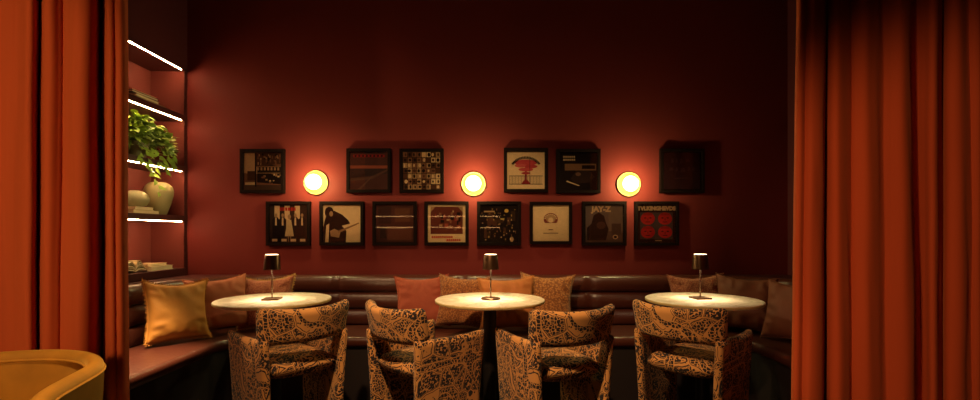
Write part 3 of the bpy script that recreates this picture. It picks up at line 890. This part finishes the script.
# bottom row
b1 = [('r', .12 + .27 * i, .3, .26 + .27 * i, .98, CREAM) for i in range(3)] + [('r', 0, 0, 1, .12, DK)]
for i, x in enumerate((.16, .34, .68, .86)):
    b1 += [('p', [(x - .09, .08), (x + .09, .08), (x + .10, .60), (x + .03, .68), (x - .03, .68), (x - .10, .60)], (.022, .014, .014)), ('d', x, .72, .035, .05, TAN), ('p', [(x - .025, .45), (x + .025, .45), (x + .02, .66), (x - .02, .66)], CREAM)]
b1 += [('p', [(.40, .16), (.64, .16), (.57, .60), (.47, .60)], (.66, .50, .26)), ('d', .52, .68, .045, .06, TAN), ('r', .485, .02, .50, .2, TAN), ('r', .545, .02, .56, .2, TAN)]
b1 += [('r', .06 + .25 * i, .02, .2 + .25 * i, .09, CREAM) for i in range(4)] + [('t', 'GROUP', .5, .87, .16, RED)]
b1 = b1[:-1] + [('r', .26 + .075 * i, .84, .315 + .075 * i, .93, RED) for i in range(6)]
record(288, 223.5, 'framed cover of five standing figures with a pale dress, first of the lower row', (0.05, .03, .02), b1)
b2 = [('p', [(0, 0), (.60, 0), (.62, .30), (.50, .44), (.72, .50), (.66, .60), (.50, .74), (.30, .84), (.12, .80), (.04, .60), (0, .40)], DK), ('d', .16, .80, .12, .15, DK), ('d', .21, .76, .05, .07, TAN),
      ('p', [(.20, .16), (.42, .12), (.46, .28), (.30, .36), (.18, .30)], (.42, .25, .12)), ('p', [(.40, .24), (.96, .50), (.95, .53), (.38, .30)], (.30, .17, .08)), ('p', [(.05, .0), (.14, .0), (.16, .5), (.08, .45)], CREAM)]
record(341.5, 223.5, 'framed cream cover with a dark figure playing guitar in the lower row', CREAM, b2)
record(394.5, 223.5, 'framed dark red cover with shelf lights mirrored in its glass', (0.085, .028, .02),
       [('r', .3, .05, .95, .42, (.15, .05, .03)), ('r', .06, .5, .4, .95, (.05, .02, .016)), ('r', .5, .55, .9, .9, (.13, .05, .025)), ('p', [(.1, .1), (.28, .1), (.22, .45), (.12, .45)], (.04, .02, .015))])
b4 = [('r', .07, .22, .93, .95, (.15, .035, .02)), ('p', [(.07, .80), (.2, .95), (.8, .95), (.93, .80), (.93, .95), (.07, .95)], (.45, .27, .12))] + rr(21, 26, .12, .28, .9, .85, .03, .10, .04, .12, [(.30, .05, .03), MID, DK, TAN, (.38, .08, .04)])
b4 += [('r', .10 + .052 * i, .11, .14 + .052 * i, .165, RED) for i in range(11)] + [('r', .5 + .055 * i, .03, .54 + .055 * i, .085, RED) for i in range(7)]
record(446.5, 223.5, 'framed cream-bordered cover with a crowded red stage photo in the lower row', CREAM, b4)
b5 = rr(31, 30, .02, .1, .98, .9, .03, .12, .1, .3, [DK, BR, (.05, .025, .012)]) + rr(32, 46, .03, .05, .97, .95, .012, .035, .012, .05, [(.55, .33, .08), TAN, MID, (.40, .22, .04)]) + [('d', .70, .84, .055, .05, (.75, .48, .10)), ('r', .54, .60, .64, .64, (.6, .42, .12)), ('r', .1, .80, .38, .84, TAN), ('d', .84, .08, .05, .07, TAN)]
record(499, 223.5, 'framed dark night street cover with small yellow lights in the lower row', DK, b5)
b6 = [('d', .5, .60, .19, .17, (.25, .06, .04)), ('r', .28, .38, .72, .50, CREAM), ('d', .5, .62, .13, .11, TAN), ('d', .5, .58, .07, .07, CREAM)] + [('d', .5 + .155 * math.cos(a), .60 + .135 * math.sin(a), .018, .018, CREAM) for a in [math.radians(10 + 20 * i) for i in range(9)]]
b6 += [('r', .44, .31, .56, .335, (.2, .08, .05)), ('r', .30, .22, .70, .24, (.2, .08, .05))]
record(551, 223, 'framed plain cream cover with a small dark round emblem in the lower row', CREAM, b6, size=.34)
b7 = [('p', [(0, .0), (1, .0), (1, .25), (.55, .4), (0, .2)], (.16, .11, .08)), ('r', .62, .3, 1, .95, (.26, .19, .13)), ('r', .7, .2, .95, .5, (.12, .08, .06)), ('p', [(.05, .05), (.55, .05), (.62, .35), (.55, .52), (.50, .70), (.36, .80), (.22, .72), (.16, .5), (.04, .38)], (.03, .018, .014)), ('d', .42, .45, .12, .10, (.09, .05, .035)), ('d', .80, .14, .07, .06, CREAM), ('d', .80, .14, .045, .035, DK), ('t', 'JAY-Z', .42, .88, .20, CREAM, .012)]
record(604.5, 223.5, 'framed grey cover with the words JAY-Z in the lower row', GREY, b7)
b8 = [('r', .06, .08, .94, .80, (.10, .085, .075))]
for cx, cy in ((.27, .62), (.73, .62), (.27, .26), (.73, .26)):
    b8 += [('d', cx, cy + .01, .19, .165, (.62, .025, .022)), ('r', cx - .12, cy + .10, cx + .12, cy + .16, (.40, .02, .02)), ('d', cx - .07, cy + .03, .035, .018, (.07, .01, .01)), ('d', cx + .07, cy + .03, .035, .018, (.07, .01, .01)), ('r', cx - .06, cy - .09, cx + .06, cy - .065, (.09, .01, .01)), ('r', cx - .012, cy - .04, cx + .012, cy + .02, (.20, .01, .01))]
b8 += [('t', 'T\u2C6FLKINGHE\u2C6FDS', .5, .90, .15, CREAM, .006), ('r', .46, .035, .64, .055, CREAM)]
b8[-2] = ('t', 'TVLKINGHEVDS', .5, .90, .142, CREAM, .012)
record(657, 223.5, 'framed cover with four red faces, last of the lower row', DK, b8)

# ------------------------------------------------------------ things on the shelves
def book(x0, x1, y0, y1, z0, th, cover, label, group, rz=0.0):
    cx, cy = (x0 + x1) / 2, (y0 + y1) / 2
    t = thing('book', label, 'book', (cx, cy, z0), rz, group)
    hx, hy = (x1 - x0) / 2, (y1 - y0) / 2
    bm = bmesh.new(); c = 0.003
    bx(bm, -hx, hx, -hy, hy, 0, c); bx(bm, -hx, hx, -hy, hy, th - c, th); bx(bm, -hx, -hx + c, -hy, hy, c, th - c)
    obj('cover', bm, cover, t)
    obj('pages', box(-hx + c, hx - .004, -hy + .004, hy - .004, c, th - c), M['paper'], t)
    return t
def bookstack(z, items):
    for (x0, x1, y0, y1, th, m, lab, grp, rz) in items:
        book(x0, x1, y0, y1, z, th, m, lab, grp, rz); z += th + 0.0005
    return z
bookstack(2.0955, [(-2.64, -2.435, 3.36, 3.66, .022, M['b_olive'], 'olive book at the bottom of the stack on the upper shelf', 'books on the upper shelf', 0),
                   (-2.64, -2.44, 3.35, 3.60, .020, M['b_tan'], 'tan book in the middle of the stack on the upper shelf', 'books on the upper shelf', .04),
                   (-2.64, -2.44, 3.33, 3.585, .016, M['b_black'], 'black book under the red one on the upper shelf', 'books on the upper shelf', -.03),
                   (-2.635, -2.445, 3.33, 3.575, .010, M['b_red'], 'thin red book topmost of the stack on the upper shelf', 'books on the upper shelf', -.02)])
zt = bookstack(1.2955, [(-2.62, -2.43, 3.32, 3.585, .026, M['b_tan'], 'tan book under the low stoneware pot, bottom of its stack', 'books under the low pot', 0),
                        (-2.61, -2.44, 3.34, 3.54, .022, M['b_cream'], 'cream book directly under the low stoneware pot', 'books under the low pot', .06)])
bookstack(0.8805, [(-2.60, -2.43, 3.50, 3.74, .030, M['b_cream'], 'thick cream book on the bottom shelf beside the open magazine', 'books on the bottom shelf', 0),
                   (-2.61, -2.46, 3.49, 3.72, .018, M['b_tan'], 'thin tan book lying on the thick cream book', 'books on the bottom shelf', .05)])
# open magazine
t = thing('magazine', 'open magazine with curling pages on the bottom shelf', 'magazine', (-2.53, 3.33, 0.8805))
def page(off, s, hgt, span):
    bm = bmesh.new(); g = []
    for i in range(15):
        f = i / 14
        y = s * f * span; z = off + hgt * math.sin(PI * min(1, f * 1.05)) ** 0.8 * (1 - 0.35 * f)
        g.append([bm.verts.new((x, y, zz)) for x, zz in ((-.10, z), (.10, z), (.10, z + .006), (-.10, z + .006))])
    for a, b in zip(g, g[1:]):
        for i in range(4):
            bm.faces.new((a[i], a[(i + 1) % 4], b[(i + 1) % 4], b[i]))
    bm.faces.new(g[0]); bm.faces.new(g[-1]); bmesh.ops.recalc_face_normals(bm, faces=bm.faces)
    return bm
pmg = [M['b_cream'], M['b_tan'], M['paper'], M['b_olive'], M['paper']]
for k in range(5):
    obj('page', page(.002 + .007 * k, -1, .020 + .008 * k, .16 - .008 * k), pmg[k], t, smooth=False)
    obj('page', page(.002 + .007 * k, 1, .022 + .009 * k, .15 - .012 * k), pmg[(k + 2) % 5], t, smooth=False)
t.rotation_euler = (0, 0, 0.12)

# vases
bm = bmesh.new()
lathe(bm, [(0, 0), (.045, 0), (.056, .012), (.080, .08), (.098, .15), (.100, .185), (.090, .22), (.068, .243), (.054, .250), (.050, .249), (.048, .22), (0, .20)], 48)
v = obj('vase', bm, M['clay'], smooth=True); v.location = (-2.515, 3.70, 1.2955)
tag(v, 'tall olive stoneware vase on the shelf under the trailing plant', 'vase')
bm = bmesh.new()
lathe(bm, [(0, 0), (.045, 0), (.070, .012), (.086, .040), (.088, .062), (.078, .090), (.052, .110), (.028, .118), (.024, .117), (.022, .10), (0, .09)], 48)
v = obj('vase', bm, M['clay2'], smooth=True); v.location = (-2.52, 3.455, zt)
tag(v, 'low round stoneware pot sitting on two books', 'vase')

# trailing plant
t = thing('potted_pothos', 'leafy green trailing plant spilling over the middle shelf', 'plant', (-2.53, 3.47, 1.6905))
bm = bmesh.new(); lathe(bm, [(0, 0), (.055, 0), (.065, .01), (.085, .11), (.088, .125), (.083, .125), (.080, .10), (0, .10)], 40)
obj('pot', bm, M['clay2'], t, smooth=True)
rnd = random.Random(4)
lm = bmesh.new(); sm = bmesh.new()
def leaf(bm, p, d, up, L):
    d = d.normalized(); side = d.cross(up)
    if side.length < 1e-3: side = Vector((1, 0, 0))
    side.normalize(); nn = side.cross(d).normalized()
    W = L * 0.40
    pts = [(0, 0, 0), (-.10, .55, .02), (.15, .98, .07), (.45, .85, .10), (.78, .40, .06), (1.05, 0, -.08)]
    mid = [bm.verts.new(p + d * (L * a) - nn * (L * .05 * math.sin(PI * max(0, a)))) for a in (0, .02, .18, .45, .78, 1.05)]
    mid[-1].co = p + d * L * 1.05 - nn * L * .15
    for sg in (-1, 1):
        ed = [mid[0]] + [bm.verts.new(p + d * (L * a) + side * (sg * W * b_) + nn * (L * c_ * 0.6) - nn * (L * .12 * a * a)) for a, b_, c_ in pts[1:-1]] + [mid[-1]]
        for i in range(5):
            vs = [mid[i], mid[i + 1], ed[i + 1], ed[i]]
            vs2 = []
            for q in vs:
                if q not in vs2: vs2.append(q)
            if len(vs2) >= 3:
                f = bm.faces.new(vs2 if sg > 0 else list(reversed(vs2))); f.smooth = True
for k in range(84):
    a = rnd.uniform(0, 2 * PI)
    reach = rnd.uniform(.06, .26)
    ex = math.cos(a) * reach * 0.55; ey = math.sin(a) * reach * 1.1
    ex = min(max(ex + .05, -.10), .20)
    hz = rnd.uniform(.14, .27) * (1 - reach * 1.2)
    droop = rnd.uniform(0, .12) * (reach / .26)
    P = []
    for i in range(7):
        f = i / 6
        P.append(Vector((ex * f, ey * f, .10 + hz * math.sin(f * PI * .62) - droop * f * f)))
    tube(sm, P, .0018, 5)
    for i in (2, 3, 4, 5, 6):
        if rnd.random() < .82:
            dd = Vector((rnd.uniform(-.5, 1), rnd.uniform(-1, 1), rnd.uniform(-.6, .35)))
            p = P[i]
            # keep leaves inside the niche
            L = rnd.uniform(.042, .070)
            q = p + dd.normalized() * L
            if q.x < -.12 or q.z < .02 and q.x < .12 or q.z > .34: continue
            leaf(lm, p, dd, Vector((rnd.uniform(-.3, .5), rnd.uniform(-.3, .3), 1)), L)
for k in range(260):
    a = rnd.uniform(0, 2 * PI); b = math.asin(rnd.uniform(-.35, 1)); q = rnd.uniform(.75, 1.0)
    p = Vector((.050 + .130 * q * math.cos(b) * math.cos(a), .045 + .235 * q * math.cos(b) * math.sin(a), .115 + .145 * q * math.sin(b)))
    if p.x < -.10: continue
    if p.x < .14 and p.z < .03: continue
    dd = Vector((p.x - .02 + rnd.uniform(-.05, .12), p.y * .7 + rnd.uniform(-.12, .12), rnd.uniform(-.12, .08)))
    L = rnd.uniform(.036, .060)
    if (p + dd.normalized() * L).z > .335 or (p + dd.normalized() * L).x < -.125: continue
    tube(sm, [Vector((p.x * .5, p.y * .5, .13)), (p + Vector((p.x * .5, p.y * .5, .17))) / 2, p], .0012, 4)
    leaf(lm, p, dd, Vector((rnd.uniform(.2, 1.0), rnd.uniform(-.4, .4), .8)), L)
for (sy, ln, ox) in ((.02, .30, .145), (-.05, .17, .15), (.10, .14, .15), (-.12, .12, .15), (.17, .08, .15)):
    P = [Vector((.03, sy * .4, .12)), Vector((.10, sy, .13)), Vector((ox, sy, .06))]
    m = 7
    for i in range(1, m + 1):
        P.append(Vector((ox + .01 * math.sin(i * 1.3), sy + .018 * math.sin(i * 1.1), .06 - ln * i / m)))
    tube(sm, P, .0018, 5)
    for i in range(2, len(P)):
        leaf(lm, P[i], Vector((rnd.uniform(.1, .6), rnd.choice((-1, 1)) * rnd.uniform(.4, 1), rnd.uniform(-.9, -.1))), Vector((1, 0, .4)), rnd.uniform(.04, .058))
obj('foliage', lm, M['leaf'], t)
obj('stem', sm, M['stemg'], t)
